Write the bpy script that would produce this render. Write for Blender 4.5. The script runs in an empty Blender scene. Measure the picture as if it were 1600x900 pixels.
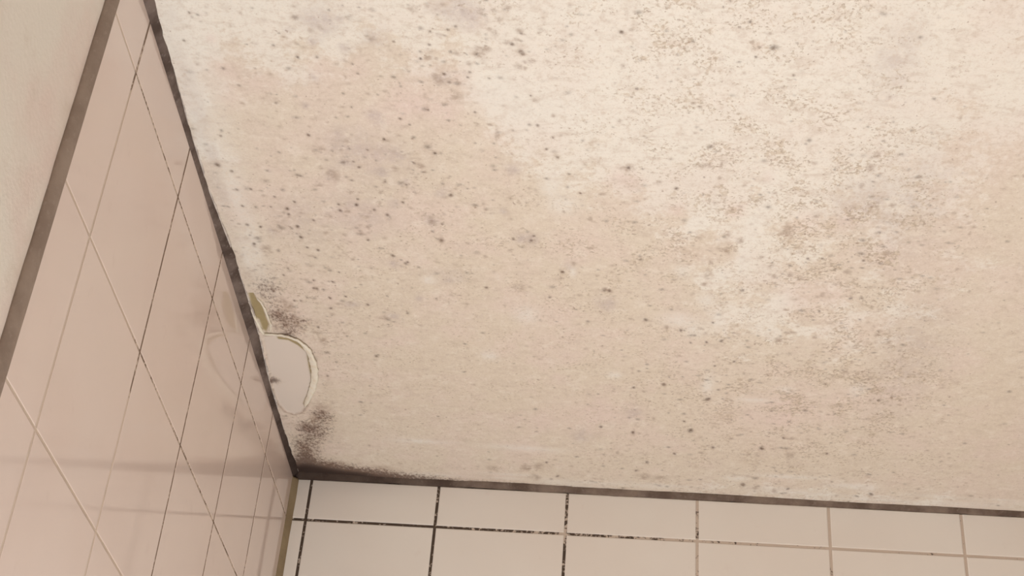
import bpy, bmesh, math, random
import numpy as np
from mathutils import Matrix, Vector

# ------------------------------------------------------------------ camera, light, exposure
scene = bpy.context.scene
COL = scene.collection
TOP = 2.394          # upper edge of the tiles
CEIL = 2.400         # ceiling plane
RX, FY = 2.30, -2.35  # right wall and front wall of the shower room
JY = -0.833          # where the tiling of the left wall stops

cam_data = bpy.data.cameras.new('camera')
cam_data.sensor_width = 36.0
cam_data.lens = 2352.07 / 1600 * 36.0
cam_data.clip_start = 0.01
cam = bpy.data.objects.new('camera', cam_data)
COL.objects.link(cam)
right = Vector((0.99722, 0.02403, 0.07052))
up = Vector((-0.04484, -0.56231, 0.82571))
fwd = Vector((-0.05949, 0.82657, 0.55967))
cam.matrix_world = Matrix(((right.x, up.x, -fwd.x, 0.35048), (right.y, up.y, -fwd.y, -1.58052),
                           (right.z, up.z, -fwd.z, TOP - 0.78595), (0, 0, 0, 1)))
scene.camera = cam

world = bpy.data.worlds.new('world')
scene.world = world
world.use_nodes = True
world.node_tree.nodes['Background'].inputs[0].default_value = (1.0, 0.95, 0.88, 1)
world.node_tree.nodes['Background'].inputs[1].default_value = 0.05

lamp = bpy.data.lights.new('room_lamp', 'POINT')
lamp.energy = 30.6
lamp.color = (0.985, 1.0, 0.99)
lamp.shadow_soft_size = 0.13
lamp_o = bpy.data.objects.new('room_lamp', lamp)
lamp_o.location = (0.24, -0.86, 1.08)
COL.objects.link(lamp_o)

scene.view_settings.view_transform = 'Standard'
scene.view_settings.look = 'None'
scene.view_settings.exposure = 0.0
scene.view_settings.gamma = 1.0
scene.view_settings.use_curve_mapping = False

# ------------------------------------------------------------------ measured data
SPOTS = {  # mould spots and some painted light fall-off on the ceiling: x, y, half width, half depth in millimetres from the corner
    'd': '''19.7 -732.3 1.3 1.5;30.2 -762.9 1.2 1.4;89.2 -729.8 1.3 1.5;106.4 -717 1.5 1.8;121.6 -717.8 1.5 1.8;80.7 -662.3 1.3 1.6;102.3 -623.5 1.4 1.7;148.9 -711.3 1.1 1.3;151.8 -700.4 1.1 1.3;137.2 -676.3 1.1 1.4;142.2 -660.3 1.1 1.3;165.1 -622.4 1.2 1.5;183.6 -738.8 1 1.1;226.2 -754 1.2 1.4;232.2 -757.7 1.5 1.6;212.5 -751.3 1.2 1.4;210.9 -736.6 1.2 1.4;226.7 -729.7 1.5 1.7;202.9 -720.6 1.4 1.6;246.9 -727.9 1.5 1.7;281.3 -752.6 1.4 1.6;274.2 -740.5 2 2.2;280.9 -732.4 2.5 2.8;282.3 -729.7 1.5 1.7;240.5 -707.3 1.3 1.5;238.7 -701.4 1.3 1.5;223.7 -694.6 1.5 1.8;220.2 -704.1 1.5 1.8;242.4 -660.6 1.3 1.6;180.7 -648.4 1.3 1.6;188 -641.6 1.1 1.3;204.6 -660.8 1.3 1.6;292.8 -647.8 1.6 1.9;370.7 -695.2 1.5 1.8;287.6 -683.1 1 1.2;356.5 -757 1.9 2.2;429.3 -787.1 0.9 1;433.8 -793.8 1.1 1.3;402.6 -765.4 0.9 1.1;450.2 -773 1.4 1.6;443.4 -766.7 0.9 1.1;458.5 -736 1.2 1.4;489.1 -717.7 1.2 1.4;17.2 -579.4 2.5 3.2;28 -571.3 1.7 2.2;27.3 -618.2 1.2 1.5;102.2 -624.3 1.4 1.7;134.6 -608.1 1.4 1.8;136 -591.2 1.2 1.5;140.1 -583.7 1.4 1.8;165 -621.5 1.3 1.7;149.7 -607.3 1.1 1.4;206.7 -605.8 1.5 1.9;187.8 -591.9 1.2 1.5;160.8 -564.9 1.2 1.6;178.8 -561.6 1.1 1.4;134 -538.8 1.3 1.6;76.9 -531.2 1.4 1.9;69 -520.4 2 2.7;68.9 -511.9 1.6 2.2;116 -530.2 1.4 1.9;116.6 -520.9 1.9 2.4;132 -530.3 2 2.6;147.2 -524 1.6 2.1;158 -517.2 1.7 2.3;173.8 -536 1.5 1.9;27.9 -545.4 1.5 1.9;40.7 -547.1 1.4 1.9;40.8 -520.4 1.4 1.8;28.8 -521.4 1.5 2;74.4 -494.1 2.1 2.8;75 -477.5 1.9 2.6;28 -492.8 1.8 2.4;39.9 -490.7 1.5 2.1;90.4 -504.9 1.4 1.9;216.3 -548.9 2 2.6;136.8 -478.1 1.5 2.1;197 -495.2 1.7 2.3;204.2 -482 1.8 2.4;78.7 -461.9 1.4 2;88.4 -458.5 1.6 2.1;50.8 -454.7 1.8 2.5;29.4 -463.3 1.8 2.5;157.6 -455.6 2 2.8;168.5 -444.2 1.7 2.3;308.9 -608 1.6 2;305.2 -633.3 1 1.3;299.9 -618.2 1.3 1.6;368.2 -597.4 1.9 2.4;379.9 -596.4 1.1 1.4;328.6 -560 1.2 1.6;269.3 -488.7 1.5 2;285.4 -488 1.7 2.3;287.8 -494.9 1.4 1.9;409.7 -571.6 1.6 2.1;537 -605.6 1.1 1.5;545.3 -479.8 1.2 1.7;532.5 -478.8 1.2 1.7;581.5 -479.6 1.3 1.9;313.7 -440.9 2 2.8;353.3 -414.6 2 2.9;357.6 -413.9 1.8 2.6;301.8 -397.6 1.5 2.1;393.9 -366.5 2.2 3.2;428.6 -351.2 1.7 2.6;442.7 -343.3 1.4 2;439.4 -330.1 1.2 1.9;454.7 -332.7 1.4 2.1;468.7 -336.2 2 3;480.2 -423.7 1.8 2.5;458 -367.4 1.2 1.8;484.6 -299.5 1.5 2.3;418.1 -247 2 3.1;387.8 -237.6 1.7 2.7;465.2 -221.6 2.8 4.4;580.1 -418 1.6 2.4;554.8 -394.4 1.2 1.7;356.3 -151.6 2.1 3.4;391.1 -142.4 2.1 3.4;452.4 -153.1 3.1 5.2;444.3 -171.9 1.5 2.4;309.4 -30.5 1.9 3.3;409.6 -76.2 2.1 3.7;398.4 -54.8 1.7 3;520.8 -32.3 2.9 5.1;571.8 -28.6 1.9 3.3;665.7 -26.7 2.4 4.4;602.6 -118.4 1.6 2.8;297.1 -63.7 1.7 3;531.6 -122.5 2.7 4.7;552 -147.9 1.6 2.7;479.4 -118.3 2.1 3.5;438.8 -99.1 1.8 3.1;466.6 -289.3 1.3 2;170.5 -446.4 1.2 1.7;54.3 -522.2 1.2 1.5;60.1 -537.5 1.2 1.5;206.2 -606.6 1.3 1.6;105.2 -383.8 1.4 2;89.3 -380.3 1.5 2.2;77.5 -408.8 1.2 1.7;78.7 -394.9 1.9 2.7;89.8 -379.3 1.3 1.8;88.1 -361.2 1.5 2.2;163.3 -359.5 1.5 2.2;125.6 -371.1 1.5 2.2;95.8 -408.1 1.4 1.9;103.9 -424.7 1.1 1.5;146 -388.2 1.2 1.8;242.1 -410 1.5 2.1;193.4 -387.7 1.2 1.8;70.8 -325.1 1.6 2.3;124.2 -275.3 2 3;68.6 -232 1.6 2.6;80.9 -260.1 1.2 1.9;55.5 -426.2 1.2 1.7;49.6 -415.2 1.2 1.7;36 -387.1 1.5 2.2;53.7 -371.9 1.4 2;60.1 -372.4 1.3 1.8;67.2 -378.5 1.3 1.8;75.8 -395.7 1.3 1.8''',
    'b': '''27.5 -717.3 1.5 1.8;280.4 -756 2.9 3.3;250 -731.6 4.4 5.1;246.9 -727.9 2.5 2.9;255.5 -734 3 3.4;269.9 -742.4 2.4 2.8;277.8 -745.6 1.9 2.2;288.6 -722.9 2.5 2.9;283.6 -721.2 2 2.3;278.6 -715.9 3 3.5;284 -714.7 1.7 2;239.9 -716.8 2.5 2.9;227.9 -679 4.1 4.9;215.7 -695.7 3.6 4.2;213 -700.7 3 3.6;231.3 -694.3 2 2.4;209.5 -722.4 3 3.5;219 -747.5 2.4 2.8;230.6 -727.7 2 2.3;215.3 -721.2 1.5 1.7;265.3 -766.8 1.9 2.2;271.9 -779.1 2.4 2.6;261.8 -775.9 1.9 2.1;251.7 -774.1 2.4 2.7;261 -751.6 2.9 3.3;257.8 -756.3 1.9 2.2;259.6 -633 2.1 6.5;253.7 -646.3 2.1 2;243.3 -645.7 2.6 2.4;305.2 -660.3 1.8 2.2;263.7 -715.1 1.2 1.5;317.6 -782.5 1.6 1.8;200.8 -776.4 3.8 3.3;294.8 -753.3 1.4 1.6;453.9 -751.7 1.7 1.9;483.1 -703.6 2.9 1.5;541.6 -760.1 3.2 1.7;110.6 -606.6 3.3 2.6;116.2 -572.6 5 5.4;102.4 -556.6 4 2.3;128.4 -548.4 2 2.6;155.4 -549.3 2.3 2.9;170.7 -583.1 2.8 3.5;193 -588.8 3.3 4.2;152.2 -534.5 2.3 3;122.4 -521.3 2.9 3.8;105.9 -512.6 2.3 3.1;138.8 -497.8 2 2.7;116.4 -484.5 1.8 2;39 -455.9 4.3 6.2;132 -488.5 2.1 2.8;108.2 -465.1 1.5 2;107.6 -449.8 2.1 2.9;119.1 -446.6 2.4 2.1;196.9 -510.5 4 5.4;246.1 -529.9 1.4 1.9;244.2 -538.9 1.2 1.6;314 -532.7 1.5 1.9;337.5 -524.1 2.8 3.7;368.2 -597.4 4.3 4.2;394.7 -579.3 2.4 3.1;430.3 -603 6.3 2.5;444.4 -604.8 1.6 5;444.9 -587.8 1.6 2.1;562.6 -586.1 2.6 3.5;567.7 -626.6 3 3.9;565.4 -610 3.6 4.7;576.8 -559 4.2 4.5;592.3 -561.8 2.6 3.6;540.9 -499 1.9 2.7;491.2 -477.7 2 2.8;470.5 -502.4 3.3 4.6;458 -510.1 2.8 3.8;459.6 -487.1 3.4 4.7;509.2 -519.5 4.4 6;530.8 -542.3 3.2 4.4;600.5 -492.7 3.9 5.5;272.9 -411.4 4.8 5.4;353.3 -414.6 5.4 3.2;414.2 -354.6 3.1 4.6;445.7 -449.1 2.3 8.2;447.7 -466.4 2.3 3.2;444.3 -431.4 2.3 3.3;557.5 -349.8 2.4 3.7;532.9 -355.7 4.8 2.3;523.6 -342.2 4.3 3.5;597.5 -335.9 3 4.7;596.1 -290.2 3.1 4.9;626.6 -347.8 3 4.6;614.5 -361.6 3 4.5;570.4 -460.8 3.4 4.8;520.6 -451.8 2.9 4.1;529.8 -447.4 2.3 3.3;506 -448.7 2.9 4.1;501.7 -465.5 2.8 4;554.3 -422.3 2.9 4.2;53.3 -165.9 6.4 10;41.1 -137.8 4.3 7;48.7 -141.4 3.6 5.8;29.1 -117.7 4.4 7.2;20.6 -67.4 5.3 8.8;23.7 -52.3 5.3 8.9;45.7 -32.7 6.1 6.5;56.8 -32.3 6.1 6.5;66.9 -22.3 6.1 4.9;108.5 -26.9 9.1 6.5;275.8 -48.9 3.7 6.3;235.4 -42.8 5.9 4.8;273.6 -48.6 4.4 7.6;288.3 -51.8 4.4 7.5;284.3 -24.4 5.2 6.4;426.8 -39.1 6.5 4.8;407 -41.6 7.3 4.7;529.1 -107.5 2.8 4.7;559.4 -148.6 6.1 2.8;564.3 -109.8 4.1 7.1;535.8 -27.6 3.6 6.4;557.4 -22.1 2.9 5.2;467.2 -105.2 3.5 3;496.7 -140.6 3.4 2.9;487.7 -221.1 3.9 3.3;418.1 -247 3.3 3.8;376.1 -95.3 2.1 3.6;398.6 -230.9 2 3.1;41 -370.8 3.8 5.5;45.7 -360 5.1 7.4;50 -337.4 4.6 6.7;34.3 -347.6 3.9 5.7;38.1 -330.5 4.6 6.7;28.3 -321.5 3.9 5.8;50.6 -328.1 3.3 4.8;46.3 -342.9 3.2 4.7;204.2 -482 3.5 4.8;243.4 -460 2.1 2.8;266 -470.8 2 2.8;324.2 -455 2.3 3.2;97.4 -369.8 3.8 1.7;139.1 -348.4 5.1 2.1;140.8 -333.5 3.9 2.4;68.2 -315.4 5.9 2.4;72.5 -299 4 7.4''',
    'g': '''607.2 -553.9 31.8 81.2;652 -319.6 30.4 107.4;563.3 -733.7 18.8 42.4;103.3 -747.3 3 3.4;144.4 -761.6 3.4 3.8;128.6 -745.1 6.5 7.3;119.8 -734.8 4 4.6;144.1 -730.4 4.5 5.2;160.7 -648 7.4 9;129.5 -628.4 5.4 6.6;104.5 -660.5 3.2 3.8;115.8 -694 3.6 4.3;233.3 -777.2 15.3 14.6;243.7 -765.7 8.7 9.7;122.2 -612.3 6 7.5;129.4 -590.8 6.6 8.4;116.4 -574.3 7.3 9.3;158 -593.4 4.9 6.2;173.8 -599.5 7.1 8.9;158.1 -577.9 5 6.3;178.8 -561.6 5.6 7.2;166.2 -532.7 5.1 6.7;48.6 -482.5 5.4 7.2;158.2 -442.4 4.8 6.7;208.8 -553.8 6.7 8.7;271.7 -588.7 6.5 8.3;261.3 -530 3.9 5.2;275.1 -491.1 5.8 7.8;285.4 -488.9 6.9 9.4;196.9 -510.5 6.9 9.2;355.2 -391 9.7 14;336.6 -129.5 9.8 16.3;390.1 -183 8.1 13.2;576.8 -559 7.4 10;217.9 -699.5 7.1 8.3;142.4 -610.2 27.2 25.4;162.5 -594.6 32.9 25.9;132.7 -521.1 34.6 38;77.9 -498.2 23.6 39.3;110 -370.9 8.9 5.7;148.8 -351.5 7.6 5.8;206.8 -427.4 24.2 10.6;171.5 -741.6 9.9 11.3;320.2 -451.7 5.9 8.2;561.8 -568.6 21.1 35.3;129.6 -760.2 14.7 16.6;36.9 -300.7 0.7 1;176.6 -386.3 3.7 5.3;60.9 -574.3 2.3 2.9;209.4 -420.2 6.1 4.3''',  # the first three broad blotches paint light fall-off on the right
    't': '''312.9 -657.6 3.1 3.8;313.3 -691.3 3 3.6;315.9 -678.6 2.5 3;387.6 -762.6 3.8 4.3;409.8 -684.7 4 4.8;375.7 -694.8 4 4.8;458.8 -663.8 4 5;542.8 -681.6 3.9 4.9;459.1 -747.8 4.3 5;528.7 -776.2 4.6 5.3;500.5 -701.6 2.9 3.5;276.6 -616.8 4.3 5.3;340.7 -633 3.1 3.9;335.6 -624.5 4.7 5.9;297.3 -550.7 3.9 5.1;322.3 -592.8 2.1 2.7;316.5 -578.6 2.7 3.5;439.9 -614.5 3.1 4;465.4 -392.5 5.4 7.9;494.6 -263.2 5.8 9.1;564.9 -323.6 3.7 5.7;222.1 -444.2 4.2 5.8;255.3 -446.7 4.2 5.8;234.6 -523.5 3.4 4.5;409.2 -603.4 5.3 3.4;424.9 -541.3 6.6 4.6;308.3 -607.9 5.3 6.7;321.5 -617.1 4.2 5.3;295.1 -611.3 6.4 8;345 -629.2 7.3 4.1;429.5 -480 8 11;438.3 -504.9 5.6 7.6;419.9 -444 8.2 8.2;384 -461.6 6.9 9.7;528 -92.3 14 9;484.1 -188.4 13.4 10.9''',
    'p': '''41.6 -735.1 5.1 5.8;44.9 -699.1 11.4 13.4;73.5 -685.7 15.7 18.6;44.6 -668.8 12.7 15.3;220.4 -655.4 15.7 19;189.6 -661.5 20.9 25.2;484.5 -589.5 5.3 6.9;459.1 -747.8 3.8 4.4;373.2 -577.9 8.6 11.1;362.2 -585.9 10.7 13.8;524.4 -529.9 13.6 18.5;556.2 -536.7 11.9 16.2;462.5 -543.9 7.6 10.2;562.2 -424 17.4 25.3;534.7 -411.1 17.6 25.7;413.4 -540.5 7.7 10.2;233.2 -701.8 10.1 11.9;122.2 -703.2 12.8 15;152.8 -704.9 12.7 14.9;329.1 -172.7 41.2 41.7;530.4 -193.1 53 54.4''',
    'l': '''278.8 -364.7 11.2 13.6;240.7 -288.4 7.8 8.6;323.2 -441.6 3 7.2;188.1 -418.6 6.1 5.3;367.2 -261.3 6.5 6.3;262.6 -681 20.4 22.8;293 -667.4 25.6 19.3;302.9 -568.9 7.7 15.9;313.9 -542.8 12.2 12.8;424.9 -369.1 15.8 11.2;441.3 -353.5 9.8 11.4;486.5 -572.3 4.3 21.9;480.7 -526.8 4.9 26;474.6 -478.4 5.7 21.7;459.9 -452.2 6.9 8.1;449.4 -404.2 8.3 10.8;462.6 -252.6 5.2 20.4;461.2 -372.2 7.3 13.4;430.9 -527.9 7.7 10.4;443.1 -547.1 8.7 11.6;422.5 -449.3 7 9.8;613.4 -254.2 7.6 12.3;517.1 -409.7 9.4 13.7;17.4 -690.2 4.2 46.5;24.4 -541.5 5.8 28.2;29.4 -470.3 4.8 30.7;10 -627 4.4 33.8;19 -444.2 4.9 21.2;1.9 -65.4 3 25.3;513.6 -225 19.6 3.9;567.4 -58.3 35.3 4.7;640.8 -43.1 21.2 6.3;511.4 -47.2 12.9 6.3;273 -94.6 36 6;158.4 -97.3 29.2 4.5;543.5 -247.5 7.7 6.4''',
}
FIELD = [  # x, y (mm), stain, speck density, fleck density; each row's last entry also paints light fall-off
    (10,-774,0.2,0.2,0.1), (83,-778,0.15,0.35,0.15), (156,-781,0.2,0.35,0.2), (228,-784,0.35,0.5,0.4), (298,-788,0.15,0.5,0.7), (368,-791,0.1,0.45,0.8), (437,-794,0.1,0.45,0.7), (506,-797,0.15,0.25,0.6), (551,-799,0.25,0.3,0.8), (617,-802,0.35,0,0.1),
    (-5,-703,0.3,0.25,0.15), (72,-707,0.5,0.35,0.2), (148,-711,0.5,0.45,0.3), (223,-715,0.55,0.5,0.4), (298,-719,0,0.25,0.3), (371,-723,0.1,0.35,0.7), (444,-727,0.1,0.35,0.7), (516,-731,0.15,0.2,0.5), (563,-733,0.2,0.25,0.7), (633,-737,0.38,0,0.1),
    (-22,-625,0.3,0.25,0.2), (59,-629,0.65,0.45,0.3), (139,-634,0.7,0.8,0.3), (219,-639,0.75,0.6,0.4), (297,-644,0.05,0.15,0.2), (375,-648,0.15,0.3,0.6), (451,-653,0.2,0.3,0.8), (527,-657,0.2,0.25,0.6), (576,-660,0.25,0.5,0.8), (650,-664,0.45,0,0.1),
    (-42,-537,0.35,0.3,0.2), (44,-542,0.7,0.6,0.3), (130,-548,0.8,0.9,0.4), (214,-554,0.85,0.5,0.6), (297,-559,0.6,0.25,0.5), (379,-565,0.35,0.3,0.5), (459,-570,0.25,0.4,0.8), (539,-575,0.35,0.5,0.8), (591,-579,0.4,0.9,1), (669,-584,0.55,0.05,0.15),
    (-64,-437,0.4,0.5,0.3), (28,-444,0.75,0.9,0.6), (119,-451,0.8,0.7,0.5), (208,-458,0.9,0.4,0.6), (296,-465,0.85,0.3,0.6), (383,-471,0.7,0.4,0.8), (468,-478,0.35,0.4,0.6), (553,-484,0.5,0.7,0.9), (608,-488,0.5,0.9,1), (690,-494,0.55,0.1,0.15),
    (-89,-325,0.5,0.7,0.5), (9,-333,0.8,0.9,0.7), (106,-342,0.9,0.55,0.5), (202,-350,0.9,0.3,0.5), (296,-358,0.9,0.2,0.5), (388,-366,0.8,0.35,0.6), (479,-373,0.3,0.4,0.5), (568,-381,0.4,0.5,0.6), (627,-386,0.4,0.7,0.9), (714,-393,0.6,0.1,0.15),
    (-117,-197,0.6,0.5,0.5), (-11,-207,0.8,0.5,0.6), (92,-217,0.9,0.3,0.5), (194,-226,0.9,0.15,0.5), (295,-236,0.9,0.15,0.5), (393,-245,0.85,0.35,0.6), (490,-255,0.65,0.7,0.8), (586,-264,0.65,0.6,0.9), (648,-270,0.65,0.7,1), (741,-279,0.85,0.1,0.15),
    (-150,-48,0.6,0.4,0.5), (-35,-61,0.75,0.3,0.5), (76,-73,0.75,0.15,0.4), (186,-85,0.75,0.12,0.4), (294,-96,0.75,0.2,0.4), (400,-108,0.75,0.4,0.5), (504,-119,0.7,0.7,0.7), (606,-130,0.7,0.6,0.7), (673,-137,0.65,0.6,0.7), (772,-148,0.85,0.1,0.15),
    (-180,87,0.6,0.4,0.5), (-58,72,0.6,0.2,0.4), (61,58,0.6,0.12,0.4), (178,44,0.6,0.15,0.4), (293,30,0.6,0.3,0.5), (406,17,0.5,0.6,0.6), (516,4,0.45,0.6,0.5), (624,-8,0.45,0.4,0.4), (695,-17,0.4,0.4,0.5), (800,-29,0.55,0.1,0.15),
]
BARE = [(12.2,-302.1), (9.6,-261.2), (7.5,-222.3), (5.7,-184.7), (7.6,-165.5), (12.4,-150.6), (20.9,-145.7), (29.4,-150.9), (36.4,-165.6), (42.6,-185.5), (48.8,-210.4), (53.1,-237.1), (54.4,-261.5), (51.4,-278.7), (45.6,-292.9), (36.9,-300.7), (24.4,-304.4)]
SLOT = [(10.1,-381.7), (15.2,-382.1), (16.8,-368.8), (20.4,-360.1), (20.5,-337.2), (21.2,-325.6), (16.5,-312.1), (13.3,-316.6), (12.9,-334.2), (9.4,-339.7), (9.5,-359.2)]
RIM = [(14.9,-310.8), (21.9,-309.6), (29.6,-309.1), (37.9,-307.4), (45.5,-301.4), (51.4,-292.2), (55.0,-280.3), (56.7,-264.2), (56.5,-245.1), (53.7,-224.1), (48.6,-203.7), (41.8,-184.1), (35.2,-166.9)]
LIP = [(17.7,-374.5), (19.8,-368.0), (21.7,-356.8), (22.5,-342.0), (23.5,-328.1), (20.8,-314.9)]
LIPIN = [(8.7,-354.6), (9.4,-339.7), (10.9,-329.4), (12.0,-316.5), (14.1,-309.5)]
UNDER_A = [(25.3,-302.1), (37.0,-301.9), (45.9,-295.4), (52.5,-281.3), (50.4,-276.1), (44.7,-286.7), (36.1,-295.8), (25.9,-297.3)]
UNDER_B = [(52.1,-278.8), (55.1,-261.5), (52.9,-233.2), (49.9,-223.7), (50.0,-239.4), (50.7,-258.6)]
UNDER_C = [(47.4,-204.9), (42.5,-184.1), (35.5,-164.1), (33.3,-168.1), (39.1,-185.2)]
LEFTBEAD = [(-774.0, 15), (-719.0, 13), (-674.0, 11), (-635.0, 8), (-593.0, 7.5), (-540.0, 9), (-483.0, 13), (-443.0, 16), (-367.0, 17), (-303.0, 17), (-247.0, 13), (-208.0, 11), (-80.0, 11), (-10.0, 14)]


# ------------------------------------------------------------------ helpers
def srgb(r, g, b):
    f = lambda c: c / 12.92 if c <= 0.04045 else ((c + 0.055) / 1.055) ** 2.4
    return (f(r / 255), f(g / 255), f(b / 255), 1.0)

class NT:
    """small wrapper for building a node material"""
    def __init__(self, name, rough=0.5, spec=0.5):
        self.m = bpy.data.materials.new(name)
        self.m.use_nodes = True
        self.t = self.m.node_tree
        self.b = self.t.nodes['Principled BSDF']
        self.b.inputs['Roughness'].default_value = rough
        self.b.inputs['Specular IOR Level'].default_value = spec
        self.tc = self.t.nodes.new('ShaderNodeTexCoord').outputs['Object']
    def put(self, sock, v):
        if isinstance(v, bpy.types.NodeSocket):
            self.t.links.new(v, sock)
        else:
            sock.default_value = v
    def noise(self, scale, detail=4.0, rough=0.55, stretch=None, offset=(0, 0, 0), distortion=0.0):
        n = self.t.nodes.new('ShaderNodeTexNoise')
        n.inputs['Scale'].default_value = scale
        n.inputs['Detail'].default_value = detail
        n.inputs['Roughness'].default_value = rough
        n.inputs['Distortion'].default_value = distortion
        mp = self.t.nodes.new('ShaderNodeMapping')
        mp.inputs['Location'].default_value = offset
        mp.inputs['Scale'].default_value = stretch or (1, 1, 1)
        self.t.links.new(self.tc, mp.inputs['Vector'])
        self.t.links.new(mp.outputs[0], n.inputs['Vector'])
        return n.outputs['Fac']
    def ramp(self, v, lo, hi, a=0.0, b=1.0):
        n = self.t.nodes.new('ShaderNodeMapRange')
        n.interpolation_type = 'SMOOTHSTEP'
        for i, x in zip(('Value', 'From Min', 'From Max', 'To Min', 'To Max'), (v, lo, hi, a, b)):
            self.put(n.inputs[i], x)
        return n.outputs[0]
    def math(self, op, a, b=0.0, clamp=False):
        n = self.t.nodes.new('ShaderNodeMath')
        n.operation = op
        n.use_clamp = clamp
        self.put(n.inputs[0], a)
        self.put(n.inputs[1], b)
        return n.outputs[0]
    def mix(self, f, a, b):
        n = self.t.nodes.new('ShaderNodeMix')
        n.data_type = 'RGBA'
        self.put(n.inputs['Factor'], f)
        self.put(n.inputs[6], a)
        self.put(n.inputs[7], b)
        return n.outputs[2]
    def attr(self, name):
        n = self.t.nodes.new('ShaderNodeAttribute')
        n.attribute_name = name
        s = self.t.nodes.new('ShaderNodeSeparateColor')
        self.t.links.new(n.outputs['Color'], s.inputs[0])
        return s.outputs[0], s.outputs[1], s.outputs[2]
    def xyz(self):
        s = self.t.nodes.new('ShaderNodeSeparateXYZ')
        self.t.links.new(self.tc, s.inputs[0])
        return s.outputs[0], s.outputs[1], s.outputs[2]
    def color(self, c):
        self.put(self.b.inputs['Base Color'], c)
    def bump(self, h, dist, strength=1.0):
        n = self.t.nodes.new('ShaderNodeBump')
        n.inputs['Distance'].default_value = dist
        n.inputs['Strength'].default_value = strength
        self.t.links.new(h, n.inputs['Height'])
        self.t.links.new(n.outputs[0], self.b.inputs['Normal'])

def link(name, me, mats, parent=None, smooth=False):
    o = bpy.data.objects.new(name, me)
    for m in mats:
        me.materials.append(m)
    COL.objects.link(o)
    if parent:
        o.parent = parent
    if smooth:
        for p in me.polygons:
            p.use_smooth = True
    return o

def tag(o, label=None, cat=None, kind=None, group=None):
    for k, v in (('label', label), ('category', cat), ('kind', kind), ('group', group)):
        if v:
            o[k] = v
    return o

# ------------------------------------------------------------------ materials
# painted ceiling, stained and mouldy
CREAM = (0.855, 0.825, 0.76, 1)
BEIGE = (0.725, 0.635, 0.525, 1)
PINK = (0.775, 0.64, 0.59, 1)
GREY = (0.50, 0.42, 0.415, 1)
TAN = (0.60, 0.50, 0.385, 1)
BROWN = (0.33, 0.225, 0.165, 1)
DARK = (0.13, 0.082, 0.06, 1)
BARE_C = (0.72, 0.64, 0.575, 1)
OCHRE = (0.36, 0.285, 0.15, 1)
WHITE = (0.80, 0.76, 0.70, 1)

m = NT('mouldy_ceiling_paint', 0.8, 0.25)
stain_and_falloff, pink, fleck = m.attr('stain_a')
grey, tan_, brown = m.attr('stain_b')
dark, clean, mould = m.attr('stain_c')
bare, ochre, lip = m.attr('stain_d')
n_mid = m.noise(28, 6, 0.62)
n_fine = m.noise(190, 5, 0.65)
n_grain = m.noise(520, 3, 0.6)
n_spk = m.noise(300, 3, 0.6, offset=(3, 7, 1))
n_streak = m.noise(120, 5, 0.6, stretch=(0.35, 1.0, 1.0), offset=(1, 2, 0))
n_pk = m.noise(14, 5, 0.6, offset=(5, 5, 0))
n_gr = m.noise(60, 5, 0.6, offset=(9, 1, 0))
# stain edge: partly soft, partly a crisp irregular tide line
v = m.math('ADD', stain_and_falloff, m.math('MULTIPLY', m.math('SUBTRACT', n_mid, 0.5), 0.75))
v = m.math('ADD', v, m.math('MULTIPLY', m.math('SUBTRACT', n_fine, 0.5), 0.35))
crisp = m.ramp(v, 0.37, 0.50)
f = m.math('ADD', m.math('MULTIPLY', crisp, 0.65), m.math('MULTIPLY', stain_and_falloff, 0.35))
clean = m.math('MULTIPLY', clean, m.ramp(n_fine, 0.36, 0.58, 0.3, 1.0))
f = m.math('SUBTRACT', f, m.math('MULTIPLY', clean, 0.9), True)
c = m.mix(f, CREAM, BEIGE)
fp = m.math('MULTIPLY', m.ramp(n_pk, 0.42, 0.66), m.math('ADD', m.math('MULTIPLY', stain_and_falloff, 0.55), 0.12))
fp = m.math('ADD', fp, m.math('MULTIPLY', pink, 0.6), True)
c = m.mix(m.math('MULTIPLY', fp, 0.85), c, PINK)
# broad grey bloom, plus painted light fall-off on the right
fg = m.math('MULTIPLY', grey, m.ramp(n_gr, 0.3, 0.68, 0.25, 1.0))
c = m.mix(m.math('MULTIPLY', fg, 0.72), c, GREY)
# fine granular flecks, in drifts
n_cl = m.noise(30, 4, 0.6, offset=(2, 9, 3))
drift = m.math('MULTIPLY', fleck, m.ramp(n_cl, 0.36, 0.62, 0.25, 1.0))
n_med = m.noise(150, 4, 0.7, offset=(6, 2, 2), distortion=0.7)
ff = m.ramp(m.math('ADD', n_med, m.math('MULTIPLY', m.math('SUBTRACT', drift, 0.5), 0.20)), 0.555, 0.65)
c = m.mix(m.math('MULTIPLY', ff, m.math('ADD', m.math('MULTIPLY', drift, 0.75), 0.12)), c, TAN)
ff = m.ramp(m.math('ADD', n_spk, m.math('MULTIPLY', m.math('SUBTRACT', drift, 0.5), 0.22)), 0.56, 0.64)
c = m.mix(m.math('MULTIPLY', ff, m.math('ADD', m.math('MULTIPLY', drift, 0.72), 0.14)), c, (0.45, 0.365, 0.275, 1))
ft = m.math('MULTIPLY', tan_, m.ramp(n_fine, 0.38, 0.62, 0.15, 1.0))
c = m.mix(m.math('MULTIPLY', ft, 0.6), c, TAN)
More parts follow.
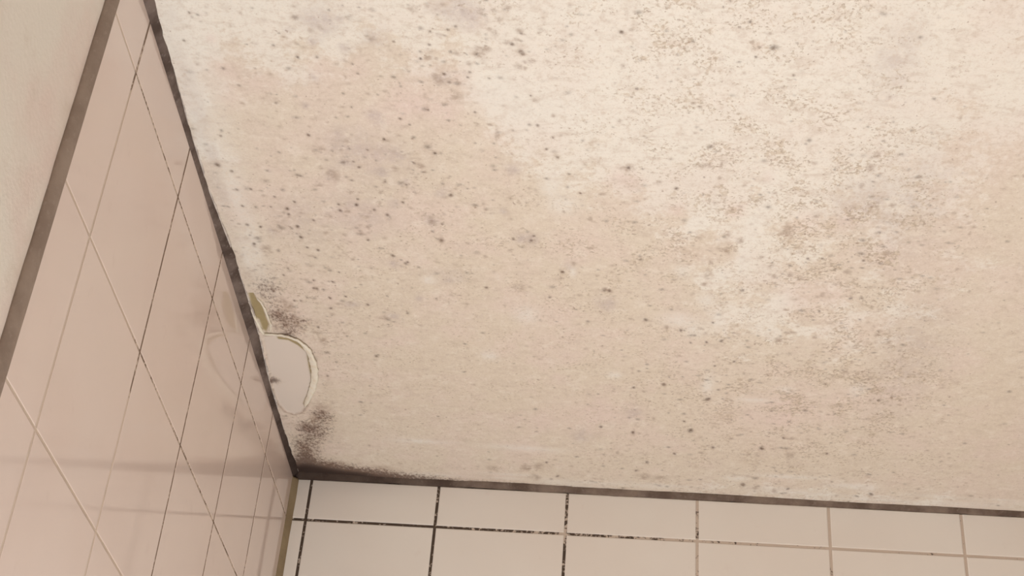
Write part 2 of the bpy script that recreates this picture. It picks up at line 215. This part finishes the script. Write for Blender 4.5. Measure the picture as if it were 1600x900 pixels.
# mottling and streaks left by the paint roller
n_blot = m.noise(62, 5, 0.65, offset=(7, 7, 1), distortion=0.4)
c = m.mix(m.ramp(n_blot, 0.52, 0.68, 0.0, 0.36), c, (0.63, 0.53, 0.45, 1))
c = m.mix(m.ramp(n_blot, 0.46, 0.34, 0.0, 0.30), c, (0.87, 0.815, 0.73, 1))
c = m.mix(m.ramp(n_fine, 0.50, 0.68, 0.0, 0.40), c, (0.62, 0.515, 0.43, 1))
c = m.mix(m.ramp(n_fine, 0.46, 0.30, 0.0, 0.40), c, (0.87, 0.80, 0.72, 1))
c = m.mix(m.ramp(n_streak, 0.52, 0.70, 0.0, 0.30), c, (0.60, 0.50, 0.42, 1))
c = m.mix(m.ramp(n_grain, 0.52, 0.72, 0.0, 0.25), c, (0.57, 0.48, 0.385, 1))
c = m.mix(m.ramp(n_grain, 0.46, 0.28, 0.0, 0.30), c, (0.88, 0.83, 0.75, 1))
# pin-head dots where the mould has started
n_dot = m.noise(230, 2, 0.5, offset=(8, 3, 2))
fdot = m.ramp(m.math('ADD', n_dot, m.math('MULTIPLY', m.math('SUBTRACT', drift, 0.5), 0.12)), 0.66, 0.72)
c = m.mix(m.math('MULTIPLY', fdot, 0.5), c, BROWN)
# clean strips, bare plaster, lifted paint edge
c = m.mix(m.math('MULTIPLY', clean, 0.55), c, WHITE)
# mould spots
fb = m.math('MULTIPLY', brown, m.ramp(n_fine, 0.32, 0.6, 0.3, 1.1))
c = m.mix(m.math('MULTIPLY', fb, 0.62, True), c, BROWN)
fd = m.math('MULTIPLY', dark, m.ramp(n_grain, 0.25, 0.6, 0.6, 1.1))
c = m.mix(m.math('MULTIPLY', fd, 0.85, True), c, DARK)
n_mo = m.noise(150, 6, 0.75, offset=(4, 4, 4), distortion=0.3)
n_mo2 = m.noise(420, 4, 0.7, offset=(1, 8, 4), stretch=(1, 0.6, 1))
nm = m.math('ADD', m.math('MULTIPLY', m.math('SUBTRACT', n_mo, 0.5), 0.9), m.math('MULTIPLY', m.math('SUBTRACT', n_mo2, 0.5), 0.9))
fm = m.ramp(m.math('ADD', mould, m.math('MULTIPLY', nm, 1.35)), 0.28, 0.82)
fm = m.math('MULTIPLY', fm, m.ramp(mould, 0.02, 0.25))
c = m.mix(m.math('MULTIPLY', mould, 0.34), c, (0.40, 0.275, 0.215, 1))
c = m.mix(m.math('MULTIPLY', fm, 0.85), c, m.mix(n_fine, (0.06, 0.030, 0.025, 1), (0.17, 0.095, 0.065, 1)))
c = m.mix(m.ramp(mould, 0.80, 1.0, 0.0, 0.85), c, (0.022, 0.012, 0.010, 1))
c = m.mix(bare, c, BARE_C)
c = m.mix(ochre, c, m.mix(n_fine, (0.33, 0.26, 0.14, 1), (0.42, 0.34, 0.19, 1)))
c = m.mix(m.math('MULTIPLY', lip, 0.8), c, (0.80, 0.74, 0.62, 1))
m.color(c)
h = m.math('ADD', m.math('MULTIPLY', n_fine, 0.5), m.math('MULTIPLY', n_spk, 0.5))
h = m.math('MULTIPLY', h, m.math('SUBTRACT', 1.0, m.math('MULTIPLY', bare, 0.9)))
m.bump(h, 0.0012, 0.2)
MAT_CEIL = m.m

# glazed wall tile
def tile_material(name, base, rough):
    m = NT(name, rough, 0.5)
    n1 = m.noise(5, 3, 0.5)
    n2 = m.noise(40, 4, 0.6, offset=(4, 0, 2))
    c = m.mix(m.ramp(n1, 0.35, 0.65), base, tuple(x * y for x, y in zip(base, (0.97, 0.95, 0.94, 1))))
    c = m.mix(m.ramp(n2, 0.60, 0.75, 0.0, 0.12), c, (0.62, 0.47, 0.42, 1))
    m.color(c)
    m.bump(m.noise(9, 2, 0.4), 0.0004, 0.25)
    return m.m
MAT_TILE = tile_material('cream_glazed_tile', (0.825, 0.78, 0.725, 1), 0.16)
MAT_TILE_L = tile_material('cream_glazed_tile_side', (0.84, 0.72, 0.665, 1), 0.07)

# grout: pale where clean, black where mould has grown
def grout_material(name, mask, pale, black, thresh, upright=False):
    m = NT(name, 0.85, 0.2)
    x, y, z = m.xyz()
    k = mask(m, x, y, z)
    n1 = m.noise(55, 3, 0.6)
    n2 = m.noise(330, 2, 0.6, offset=(2, 2, 2))
    v = m.math('ADD', m.math('MULTIPLY', n1, 0.6), m.math('MULTIPLY', n2, 0.5))
    v = m.math('ADD', v, m.math('MULTIPLY', m.math('SUBTRACT', k, 0.5), 0.5))
    if upright:                                        # the upright joints are the mouldier ones
        t = m.math('SUBTRACT', m.math('FRACT', m.math('ADD', m.math('DIVIDE', m.math('ADD', y, 0.1567), 0.15), 10.5)), 0.5)
        t = m.math('MULTIPLY', m.math('LESS_THAN', m.math('ABSOLUTE', t), 0.017), m.math('GREATER_THAN', k, 0.2))
        v = m.math('ADD', v, m.math('MULTIPLY', t, 0.055))
        v = m.math('SUBTRACT', v, m.math('MULTIPLY', m.math('SUBTRACT', 1.0, t), 0.04))
    c = m.mix(m.ramp(v, thresh, thresh + 0.12), pale, black)
    m.color(c)
    m.bump(n2, 0.001, 0.5)
    return m.m
MAT_GROUT = grout_material('mouldy_grout', lambda m, x, y, z: m.ramp(x, 0.05, 0.74, 0.80, 0.30),
                           (0.60, 0.50, 0.42, 1), (0.085, 0.06, 0.045, 1), 0.545)
MAT_GROUT_L = grout_material('thin_mouldy_grout',
                             lambda m, x, y, z: m.ramp(m.math('ADD', m.math('MULTIPLY', z, 1.0), m.math('MULTIPLY', y, 1.13)),
                                                       TOP - 0.97, TOP - 0.90, -0.3, 0.72),
                             (0.68, 0.57, 0.48, 1), (0.25, 0.18, 0.135, 1), 0.58, True)

def bead_material(name, lo, hi, fleck_c, scale=120, rough=0.8, black=None):
    m = NT(name, rough, 0.12)
    n1 = m.noise(25, 5, 0.6)
    n2 = m.noise(scale * 2, 4, 0.6, offset=(1, 1, 4))
    c = m.mix(m.ramp(n1, 0.35, 0.65), lo, hi)
    c = m.mix(m.ramp(n2, 0.55, 0.75, 0.0, 0.5), c, fleck_c)
    if black:                                          # black mould on the end in the corner
        v = m.xyz()['xyz'.index(black[0])]
        v = m.math('ADD', v, m.math('MULTIPLY', m.math('SUBTRACT', n1, 0.5), 0.1))
        c = m.mix(m.ramp(v, black[1], black[2], 0.8, 0.0), c, (0.035, 0.022, 0.018, 1))
    m.color(c)
    m.bump(n2, 0.001, 0.4)
    return m
MAT_BEAD_L = bead_material('grimy_sealant', (0.085, 0.06, 0.05, 1), (0.20, 0.155, 0.135, 1), (0.28, 0.23, 0.21, 1), black=('y', -0.02, -0.22)).m
MAT_BEAD_B = bead_material('brown_grimy_sealant', (0.12, 0.085, 0.067, 1), (0.23, 0.175, 0.14, 1), (0.30, 0.24, 0.2, 1), black=('x', 0.05, 0.30)).m
MAT_BEAD_C = bead_material('yellowed_sealant', (0.27, 0.205, 0.125, 1), (0.34, 0.265, 0.165, 1), (0.24, 0.18, 0.11, 1)).m
MAT_BEAD_J = bead_material('soiled_joint_sealant', (0.30, 0.235, 0.195, 1), (0.38, 0.305, 0.255, 1), (0.44, 0.36, 0.31, 1)).m

m = NT('lifted_paint', 0.75, 0.3)
n1 = m.noise(120, 4, 0.6)
m.color(m.mix(m.ramp(n1, 0.45, 0.75), (0.86, 0.81, 0.70, 1), (0.80, 0.71, 0.56, 1)))
m.bump(n1, 0.001, 0.4)
MAT_FLAKE = m.m

m = NT('old_filler', 0.7, 0.3)
n1 = m.noise(90, 4, 0.6)
m.color(m.mix(m.ramp(n1, 0.4, 0.6), (0.68, 0.62, 0.57, 1), (0.46, 0.40, 0.37, 1)))
MAT_CRUST = m.m

m = NT('side_wall_plaster', 0.8, 0.25)
x, y, z = m.xyz()
n1 = m.noise(7, 4, 0.55)
n2 = m.noise(22, 4, 0.55, offset=(3, 1, 8))
n3 = m.noise(260, 4, 0.6)
c = m.mix(m.ramp(n1, 0.35, 0.62), (0.87, 0.825, 0.755, 1), (0.84, 0.71, 0.655, 1))
c = m.mix(m.ramp(n2, 0.5, 0.75, 0.0, 0.4), c, (0.66, 0.55, 0.46, 1))
m.color(c)
m.bump(n3, 0.001, 0.3)
MAT_PLASTER = m.m

m = NT('floor_tile', 0.4, 0.5)
br = m.t.nodes.new('ShaderNodeTexBrick')
br.offset = 0.0
br.inputs['Scale'].default_value = 1.0
br.inputs['Brick Width'].default_value = 0.15
br.inputs['Row Height'].default_value = 0.15
br.inputs['Mortar Size'].default_value = 0.003
br.inputs['Color1'].default_value = (0.55, 0.48, 0.42, 1)
br.inputs['Color2'].default_value = (0.52, 0.45, 0.40, 1)
br.inputs['Mortar'].default_value = (0.30, 0.26, 0.23, 1)
m.t.links.new(m.tc, br.inputs['Vector'])
m.color(br.outputs['Color'])
MAT_FLOOR = m.m

# ------------------------------------------------------------------ ceiling
def parse(s):
    return [tuple(float(q) for q in t.split()) for t in s.split(';')]

def build_ceiling():
    xs = np.concatenate([np.linspace(-0.05, -0.008, 3), np.arange(-0.004, 0.870, 0.0011), np.arange(0.875, RX + 0.06, 0.02)])
    ys = np.concatenate([np.arange(FY - 0.05, -0.875, 0.02), np.arange(-0.862, 0.004, 0.0012), np.linspace(0.008, 0.05, 3)])
    nx, ny = len(xs), len(ys)
    X, Y = np.meshgrid(xs * 1000, ys * 1000)          # millimetres
    L = {k: np.zeros_like(X) for k in 'stain pink fleck grey tan brown dark clean mould bare ochre lip'.split()}
    F = np.array(FIELD)
    ws = np.zeros_like(X); a = np.zeros_like(X); d = np.zeros_like(X); e = np.zeros_like(X)
    for x, y, s, dn, fl in F:
        w = np.exp(-((X - x) ** 2 + (Y - y) ** 2) / (2 * 52.0 ** 2)) + 1e-12
        ws += w; a += w * s; d += w * dn; e += w * fl
    L['stain_and_falloff'] = a / ws
    L['fleck'] = e / ws
    dens = d / ws

    def stamp(layer, x, y, rx, ry, amp=1.0, hard=False, rot=0.0):
        R = max(rx, ry) * (1.8 if hard else 2.6) + 1.5
        i0, i1 = np.searchsorted(xs * 1000, (x - R, x + R))
        j0, j1 = np.searchsorted(ys * 1000, (y - R, y + R))
        if i1 <= i0 or j1 <= j0:
            return
        dx, dy = X[j0:j1, i0:i1] - x, Y[j0:j1, i0:i1] - y
        if rot:
            ca, sa = math.cos(rot), math.sin(rot)
            dx, dy = ca * dx + sa * dy, -sa * dx + ca * dy
        r2 = (dx / rx) ** 2 + (dy / ry) ** 2
        g = np.exp(-r2 ** (1.5 if hard else 1.0)) * amp
        s = L[layer][j0:j1, i0:i1]
        L[layer][j0:j1, i0:i1] = 1 - (1 - s) * (1 - np.clip(g, 0, 1))
    rnd = random.Random(11)
    for k, layer, amp, hard in (('d', 'dark', 0.95, True), ('b', 'brown', 0.9, True), ('g', 'grey', 0.6, False),
                                ('t', 'tan', 0.9, False), ('p', 'pink', 0.9, False), ('l', 'clean', 0.9, False)):
        for (x, y, rx, ry) in parse(SPOTS[k]):
            if k == 'd':
                stamp('dark', x, y, rx * 0.85, ry * 0.85, rnd.uniform(0.7, 1.0), True, rnd.uniform(-0.6, 0.6))
                stamp('brown', x + rnd.uniform(-.5, .5), y, rx * 1.5, ry * 1.5, 0.4)
            elif k == 'b':
                if rx > 4:
                    rx, ry = rx * 1.2, ry * 1.2
                stamp('brown', x, y, rx, ry, 0.72, True)
                for q in range(3):                    # a ragged outline
                    stamp('brown', x + rnd.gauss(0, rx * .7), y + rnd.gauss(0, ry * .7), rx * .45, ry * .45, 0.4)
            else:
                stamp(layer, x, y, rx, ry, amp if not (layer == 'grey' and rx < 16) else 0.95, hard)
    # the countless tiny specks between the large spots
    xa, ya = xs * 1000, ys * 1000
    for q in range(12000):
        x, y = rnd.uniform(0, 866), rnd.uniform(-860, 0)
        i, j = min(np.searchsorted(xa, x), nx - 1), min(np.searchsorted(ya, y), ny - 1)
        if rnd.random() > dens[j, i] ** 1.1 * 0.95:
            continue
        r = rnd.choice((0.7, 0.8, 0.9, 1.0, 1.2, 1.5, 1.9))
        stamp('brown' if rnd.random() < 0.72 else 'dark', x, y, r * rnd.uniform(1.0, 1.7), r * rnd.uniform(0.8, 1.4),
              rnd.uniform(0.25, 0.75), False, rnd.uniform(-0.5, 0.5))
    # clouds of mould at the back left corner and along the joints
    for (x, y, rx, ry, am) in ((12, -10, 30, 26, 1.0), (10, -4, 40, 14, 1.0), (45, -4, 40, 9, .95), (35, -14, 42, 26, .85), (75, -9, 45, 20, .82), (115, -6, 45, 17, .70), (160, -4, 50, 13, .56),
                               (18, -45, 15, 26, .62), (28, -75, 20, 28, .50), (40, -105, 22, 24, .46), (30, -118, 15, 16, .48), (52, -150, 12, 14, .5), (32, -345, 14, 26, .50), (40, -312, 14, 10, .50), (55, -330, 14, 14, .36), (28, -385, 12, 22, .36), (62, -275, 10, 14, .34), (48, -400, 22, 22, .26), (64, -215, 8, 22, .26),
                               (52, -135, 20, 26, .40), (14, -80, 10, 16, .22), (9, -216, 7, 10, .9), (14, -212, 6, 5, .6),
                               (235, -3, 80, 8, .42), (345, -3, 70, 7, .30), (450, -2, 60, 5, .2), (40, -330, 18, 22, .22), (26, -400, 14, 28, .22),
                               (60, -340, 22, 14, .18)):
        stamp('mould', x, y, rx, ry, am)
    # grey smear of old sealant beside the left joint
    for q in range(60):
        y = -770 + q * 12.0
        if y > -380:
            break
        s = 1.0 if -700 < y < -520 else 0.45
        stamp('grey', 12 + rnd.uniform(-3, 4), y, 6, 9, 0.5 * s)
        stamp('clean', 26 + rnd.uniform(-3, 5), y, 12, 10, 0.35)
    for q in range(45):                               # wiped strip above the back joint
        stamp('clean', rnd.uniform(120, 840), rnd.uniform(-30, -6), rnd.uniform(12, 34), rnd.uniform(2, 5), rnd.uniform(.2, .6))

    def sdf(poly):
        """signed distance in millimetres to a closed outline (negative inside)"""
        P = np.array(poly)
        x0, x1 = np.searchsorted(xa, (P[:, 0].min() - 12, P[:, 0].max() + 12))
        y0, y1 = np.searchsorted(ya, (P[:, 1].min() - 12, P[:, 1].max() + 12))
        sx, sy = X[y0:y1, x0:x1], Y[y0:y1, x0:x1]
        dmin = np.full(sx.shape, 1e9); ins = np.zeros(sx.shape, bool)
        for k in range(len(P)):
            (ax, ay), (bx, by) = P[k], P[(k + 1) % len(P)]
            ex, ey = bx - ax, by - ay
            t = np.clip(((sx - ax) * ex + (sy - ay) * ey) / (ex * ex + ey * ey), 0, 1)
            dmin = np.minimum(dmin, np.hypot(sx - ax - t * ex, sy - ay - t * ey))
            cross = (ay > sy) != (by > sy)
            with np.errstate(divide='ignore', invalid='ignore'):
                ins ^= cross & (sx < ex * (sy - ay) / (ey if ey else 1e-9) + ax)
        return (slice(y0, y1), slice(x0, x1)), np.where(ins, -dmin, dmin)
    Z = np.zeros_like(X)
    sl, sd = sdf(BARE)
    k = np.clip(0.5 - sd / 1.4, 0, 1)
    L['bare'][sl] = np.maximum(L['bare'][sl], k)
    Z[sl] += 0.0016 * k
    L['mould'][sl] *= np.where(sd < 0, np.clip(1.35 - np.hypot(X[sl] - 8, Y[sl] + 218) / 14, 0, 1), 1)
    L['bare'][sl] *= 1 - 0.9 * np.clip(L['mould'][sl], 0, 1)
    edge = np.exp(-((sd - 1.0) / 1.6) ** 2) * (Y[sl] > -200) * 0.95      # ragged brown line along the lower edge
    L['brown'][sl] = np.maximum(L['brown'][sl], edge)
    for P in (SLOT, UNDER_A, UNDER_B, UNDER_C):
        sl, sd = sdf(P)
        k = np.clip(0.5 - sd / 1.4, 0, 1)
        L['ochre'][sl] = np.maximum(L['ochre'][sl], k)
        if P is SLOT:
            Z[sl] += 0.0014 * k
        for q in ('dark', 'brown', 'mould'):
            L[q][sl] *= 1 - k
    # slight waviness of the hand-finished plaster
    Z += 0.0007 * np.sin(X / 61.0 + Y / 97.0) * np.sin(Y / 43.0 - X / 120.0)
    Z[:, :3] = Z[:, -3:] = 0.0

    n = nx * ny
    co = np.zeros((n + 4, 3))
    co[:n, 0] = np.tile(xs, ny); co[:n, 1] = np.repeat(ys, nx); co[:n, 2] = CEIL + Z.ravel()
    bx0, bx1, by0, by1 = xs[0], xs[-1], ys[0], ys[-1]
    co[n:] = ((bx0, by0, CEIL + .06), (bx1, by0, CEIL + .06), (bx1, by1, CEIL + .06), (bx0, by1, CEIL + .06))
    i, j = np.meshgrid(np.arange(nx - 1), np.arange(ny - 1))
    v0 = (j * nx + i).ravel()
    quads = np.stack([v0, v0 + nx, v0 + nx + 1, v0 + 1], 1)          # facing down
    c00, c10, c01, c11 = 0, nx - 1, (ny - 1) * nx, ny * nx - 1
    extra = np.array([[n, n + 1, n + 2, n + 3], [c00, c10, n + 1, n], [c10, c11, n + 2, n + 1],
                      [c11, c01, n + 3, n + 2], [c01, c00, n, n + 3]])
    faces = np.concatenate([quads, extra])
    me = bpy.data.meshes.new('ceiling')
    me.vertices.add(n + 4)
    me.vertices.foreach_set('co', co.ravel())
    me.loops.add(faces.size)
    me.loops.foreach_set('vertex_index', faces.ravel().astype(np.int32))
    me.polygons.add(len(faces))
    me.polygons.foreach_set('loop_start', np.arange(0, faces.size, 4, dtype=np.int32))
    me.polygons.foreach_set('use_smooth', np.concatenate([np.ones(len(quads), bool), np.zeros(5, bool)]))
    me.update(calc_edges=True)
    for name, ks in (('stain_a', 'stain pink fleck'), ('stain_b', 'grey tan brown'), ('stain_c', 'dark clean mould'),
                     ('stain_d', 'bare ochre lip')):
        at = me.attributes.new(name, 'FLOAT_COLOR', 'POINT')
        buf = np.zeros((n + 4, 4), np.float32); buf[:, 3] = 1
        for q, kk in enumerate(ks.split()):
            buf[:n, q] = L[kk].ravel()
        at.data.foreach_set('color', buf.ravel())
    return me

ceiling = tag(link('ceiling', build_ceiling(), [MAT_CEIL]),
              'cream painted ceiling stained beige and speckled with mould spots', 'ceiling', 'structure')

def flake_strip(name, pts, widths, drop, label, flip=1):
    """a curled edge of loose paint: a ribbon with thickness that hangs a little below the ceiling"""
    P = [Vector((x / 1000, y / 1000, 0)) for x, y in pts]
    # finer steps along the outline
    Q, W = [], []
    for k in range(len(P) - 1):
        for s in range(5):
            t = s / 5
            Q.append(P[k].lerp(P[k + 1], t)); W.append(widths[k] * (1 - t) + widths[k + 1] * t)
    Q.append(P[-1]); W.append(widths[-1])
    rnd = random.Random(5)
    bm = bmesh.new()
    rings = []
    for k, p in enumerate(Q):
        t = (Q[min(k + 1, len(Q) - 1)] - Q[max(k - 1, 0)]).normalized()
        nrm = Vector((t.y, -t.x, 0)) * flip            # towards the bare patch
        w = W[k] / 1000 * rnd.uniform(0.85, 1.15)
        dz = drop / 1000 * rnd.uniform(0.7, 1.2)
        prof = ((-0.55, 0.0006), (-0.35, -0.0007), (0.0, -0.0007 - dz * 0.55), (0.3, -0.0006 - dz), (0.5, -0.0004 - dz * 0.8),
                (0.5, 0.0003 - dz * 0.55), (0.1, 0.0006 - dz * 0.3), (-0.2, 0.0008))
        rings.append([bm.verts.new(p + nrm * (a * w) + Vector((0, 0, CEIL + z))) for a, z in prof])
    for k in range(len(rings) - 1):
        for i in range(8):
            bm.faces.new((rings[k][i], rings[k][(i + 1) % 8], rings[k + 1][(i + 1) % 8], rings[k + 1][i]))
    bm.faces.new(rings[0]); bm.faces.new(list(reversed(rings[-1])))
    bmesh.ops.recalc_face_normals(bm, faces=bm.faces)
    me = bpy.data.meshes.new(name)
    bm.to_mesh(me); bm.free()
    return tag(link(name, me, [MAT_FLAKE], ceiling, True), label)

flake_strip('peeling_paint_edge', RIM, (2.5, 3.4, 4, 4.4, 5.4, 6.6, 7.6, 8.2, 8.4, 8, 7, 5.5, 3), 2.4,
            'thick curled cream paint edge around the bare patch')
flake_strip('peeling_paint_flake', LIP, (1.5, 2.6, 3, 3, 2.6, 1.8), 1.5, 'small curled paint flake above the ochre gap')
flake_strip('peeling_paint_flake', LIPIN, (1.2, 2.2, 2.4, 2.4, 1.6), 1.2, 'thin paint flake beside the dark sealant', -1)

# ------------------------------------------------------------------ walls
def tiled_wall(name, lines_a, lines_z, frame, mats, gap, seed, label, thickness=0.05, recess=0.0009, gap_a=None):
    """frame(a, z, out) -> point; glazed tiles with bevelled edges on a grout bed, one mesh"""
    rnd = random.Random(seed)
    bm = bmesh.new()
    def quad(pts, mi):
        f = bm.faces.new([bm.verts.new(p) for p in pts]); f.material_index = mi
    a0, a1, z0, z1 = lines_a[0], lines_a[-1], lines_z[0], lines_z[-1]
    # grout bed with body behind
    c = [(a0, z0), (a1, z0), (a1, z1), (a0, z1)]
    fr = [bm.verts.new(frame(a, z, -recess)) for a, z in c]
    bk = [bm.verts.new(frame(a, z, -thickness)) for a, z in c]
    faces = [fr, list(reversed(bk))] + [[fr[(i + 1) % 4], fr[i], bk[i], bk[(i + 1) % 4]] for i in range(4)]
    for f in faces:
        bm.faces.new(f).material_index = 1
    for i in range(len(lines_a) - 1):
        for j in range(len(lines_z) - 1):
            ga = gap_a or gap
            g0 = 0 if i == 0 else ga / 2
            g1 = 0 if i == len(lines_a) - 2 else ga / 2
            k1 = 0 if j == len(lines_z) - 2 else gap / 2
            A0, A1, Z0, Z1 = lines_a[i] + g0, lines_a[i + 1] - g1, lines_z[j] + gap / 2, lines_z[j + 1] - k1
            b = 0.0009
            ta, tz = rnd.gauss(0, 0.0006), rnd.gauss(0, 0.0006)
            ca, cz = (A0 + A1) / 2, (Z0 + Z1) / 2
            o = lambda a, z: (a - ca) * ta + (z - cz) * tz
            outer = [(A0, Z0), (A1, Z0), (A1, Z1), (A0, Z1)]
            inner = [(A0 + b, Z0 + b), (A1 - b, Z0 + b), (A1 - b, Z1 - b), (A0 + b, Z1 - b)]
            vo = [bm.verts.new(frame(a, z, -recess)) for a, z in outer]
            vm = [bm.verts.new(frame(a, z, -recess * 0.45)) for a, z in outer]
            vi = [bm.verts.new(frame(a, z, o(a, z))) for a, z in inner]
            bm.faces.new(vi).material_index = 0
            for k in range(4):
                q = (k + 1) % 4
                bm.faces.new((vm[k], vm[q], vi[q], vi[k])).material_index = 0
                bm.faces.new((vo[k], vo[q], vm[q], vm[k])).material_index = 0
    bmesh.ops.recalc_face_normals(bm, faces=bm.faces)
    me = bpy.data.meshes.new(name)
    bm.to_mesh(me); bm.free()
    return tag(link(name, me, mats), label, 'wall', 'structure')

zl = [0.0] + sorted(TOP - 0.0511 - 0.15 * k for k in range(16) if TOP - 0.0511 - 0.15 * k > 0.02) + [TOP]
xl = [0.0] + [0.0215 + 0.15 * k for k in range(12) if 0.0215 + 0.15 * k < RX - 0.01] + [RX]
yl = [JY] + sorted(-(0.1567 + 0.15 * k) for k in range(-1, 5) if -(0.1567 + 0.15 * k) > JY + 0.01) + [0.0]
tiled_wall('wall_back', xl, zl, lambda a, z, o: Vector((a, -o, z)), [MAT_TILE, MAT_GROUT], 0.0034, 3,
           'cream square tiled wall with black mouldy grout below the ceiling')
tiled_wall('wall_left', yl, zl, lambda a, z, o: Vector((o, a, z)), [MAT_TILE_L, MAT_GROUT_L], 0.0024, 4,
           'glossy cream tiled side wall reflecting the ceiling', recess=0.0003, gap_a=0.0031)

def slab(name, lo, hi, mat, label, cat):
    bm = bmesh.new()
    bmesh.ops.create_cube(bm, size=1.0)
    for v in bm.verts:
        v.co = Vector([(l + h) / 2 + c * (h - l) for l, h, c in zip(lo, hi, v.co)])
    me = bpy.data.meshes.new(name)
    bm.to_mesh(me); bm.free()
    return tag(link(name, me, [mat]), label, cat, 'structure')

slab('wall_side', (-0.05, FY, 0), (0.0, JY, CEIL), MAT_PLASTER, 'smooth blotchy plaster wall left of the dark upright joint', 'wall')
slab('wall_right', (RX, FY, 0), (RX + 0.05, 0, CEIL), MAT_FLOOR, 'unseen brown wall on the right, toned to cut bounce light', 'wall')  # out of view; set back and browned to dim bounce light on this side
slab('wall_front', (-0.05, FY - 0.05, 0), (RX + 0.05, FY, CEIL), MAT_PLASTER, 'plain plaster wall behind the viewer', 'wall')
slab('floor', (-0.05, FY - 0.05, -0.05), (RX + 0.05, 0.05, 0), MAT_FLOOR, 'beige tiled floor', 'floor')

# ------------------------------------------------------------------ sealant beads
def bead(name, path, out_a, out_b, legs, mat, label, bulge=0.25, seed=1, jitter=0.08):
    """a bead of sealant in an inner corner; out_a and out_b point along the two surfaces"""
    rnd = random.Random(seed)
    bm = bmesh.new()
    rings = []
    ja = jb = 0.0
    for p, (la, lb) in zip(path, legs):
        ja = ja * 0.6 + rnd.gauss(0, jitter) * 0.6
        jb = jb * 0.6 + rnd.gauss(0, jitter) * 0.6
        a = out_a * (la * (1 + ja)); b = out_b * (lb * (1 + jb))
        ring = [p - out_a * 0.0006 - out_b * 0.0006, p + a - out_b * 0.0006]
        for t in (0.0, 0.25, 0.5, 0.75, 1.0):
            q = a * (1 - t) + b * t
            ring.append(p + q + (out_a + out_b) * (math.sin(t * math.pi) * bulge * min(la, lb) * 0.5))
        ring.append(p + b - out_a * 0.0006)
        rings.append([bm.verts.new(v) for v in ring])
    n = len(rings[0])
    for k in range(len(rings) - 1):
        for i in range(n):
            bm.faces.new((rings[k][i], rings[k][(i + 1) % n], rings[k + 1][(i + 1) % n], rings[k + 1][i]))
    bm.faces.new(rings[0]); bm.faces.new(list(reversed(rings[-1])))
    bmesh.ops.recalc_face_normals(bm, faces=bm.faces)
    me = bpy.data.meshes.new(name)
    bm.to_mesh(me); bm.free()
    return tag(link(name, me, [mat], None, True), label, 'sealant')

vx, vy, vz = Vector((1, 0, 0)), Vector((0, 1, 0)), Vector((0, 0, 1))
gap_h = CEIL - TOP
ly = [t[0] / 1000 for t in LEFTBEAD]; lw = [t[1] for t in LEFTBEAD]
yy = np.arange(JY, -0.004, 0.006)
leg_c = np.interp(yy, ly, [max(0.0025, (p - 5.0) / 10 * 0.0068) for p in lw])
leg_w = np.interp(yy, ly, [min(gap_h, 0.0030 + (p - 7) * 0.0005) if p < 13 else gap_h for p in lw])
bead_left = bead('sealant_bead', [Vector((0, y, CEIL)) for y in yy], vx, -vz,
     [(float(c), float(max(w, gap_h))) for c, w in zip(leg_c, leg_w)], MAT_BEAD_L,
     'dark grimy sealant strip between the ceiling and the glossy left wall', 0.1, 2)
rnd = random.Random(21)
bm = bmesh.new()
rings = []
wv = 0.0
for y, cl in zip(yy, leg_c):                          # a pale crust of old filler along the ceiling side of that strip
    wv = wv * 0.75 + rnd.gauss(0, 0.5)
    amp = 1.0 if -0.60 < y < -0.16 else 0.35
    w = max(0.0004, (0.0017 + 0.0011 * wv) * amp)
    hgt = max(0.0003, 0.5 * w)
    rings.append([bm.verts.new((cl - 0.0006 + w * (0.5 - 0.5 * math.cos(t)), y, CEIL + 0.0006 - (hgt + 0.0006) * math.sin(t)))
                  for t in np.linspace(0, math.pi, 6)])
for k in range(len(rings) - 1):
    for i in range(6):
        bm.faces.new((rings[k][i], rings[k][(i + 1) % 6], rings[k + 1][(i + 1) % 6], rings[k + 1][i]))
bm.faces.new(rings[0]); bm.faces.new(list(reversed(rings[-1])))
bmesh.ops.recalc_face_normals(bm, faces=bm.faces)
me = bpy.data.meshes.new('filler_crust')
bm.to_mesh(me); bm.free()
crust = link('filler_crust', me, [MAT_CRUST], bead_left, True)
crust['label'] = 'thin pale crust of old filler'
xx = np.arange(0.0, RX, 0.008)
bead('sealant_bead', [Vector((x, 0, CEIL)) for x in xx], -vy, -vz,
     [(0.0075 - 0.003 * min(1, x / 0.7), gap_h) for x in xx], MAT_BEAD_B,
     'long brown sealant strip between the ceiling and the back wall tiles', 0.1, 3)
zz = np.arange(0.0, TOP, 0.008)
bead('sealant_bead', [Vector((0, 0, z)) for z in zz] + [Vector((0, 0, TOP))], vx, -vy,
     [(0.0062, 0.0075)] * (len(zz) + 1), MAT_BEAD_C, 'yellowed upright sealant strip in the tiled corner', 0.1, 4, 0.04)

# half-round upright joint where the tiling stops
bm = bmesh.new()
rings = []
rnd = random.Random(8)
for z in np.linspace(0.0, CEIL, 160):
    w = 0.0085 * rnd.uniform(0.95, 1.05)
    rings.append([bm.verts.new((-0.0005 + 0.0062 * math.sin(t), JY - w * math.cos(t), z)) for t in np.linspace(0, math.pi, 9)])
for k in range(len(rings) - 1):
    for i in range(9):
        bm.faces.new((rings[k][i], rings[k][(i + 1) % 9], rings[k + 1][(i + 1) % 9], rings[k + 1][i]))
bm.faces.new(rings[0]); bm.faces.new(list(reversed(rings[-1])))
bmesh.ops.recalc_face_normals(bm, faces=bm.faces)
me = bpy.data.meshes.new('sealant_bead')
bm.to_mesh(me); bm.free()
tag(link('sealant_bead', me, [MAT_BEAD_J], None, True),
    'thick soiled upright sealant strip where the left tiles meet plaster', 'sealant')
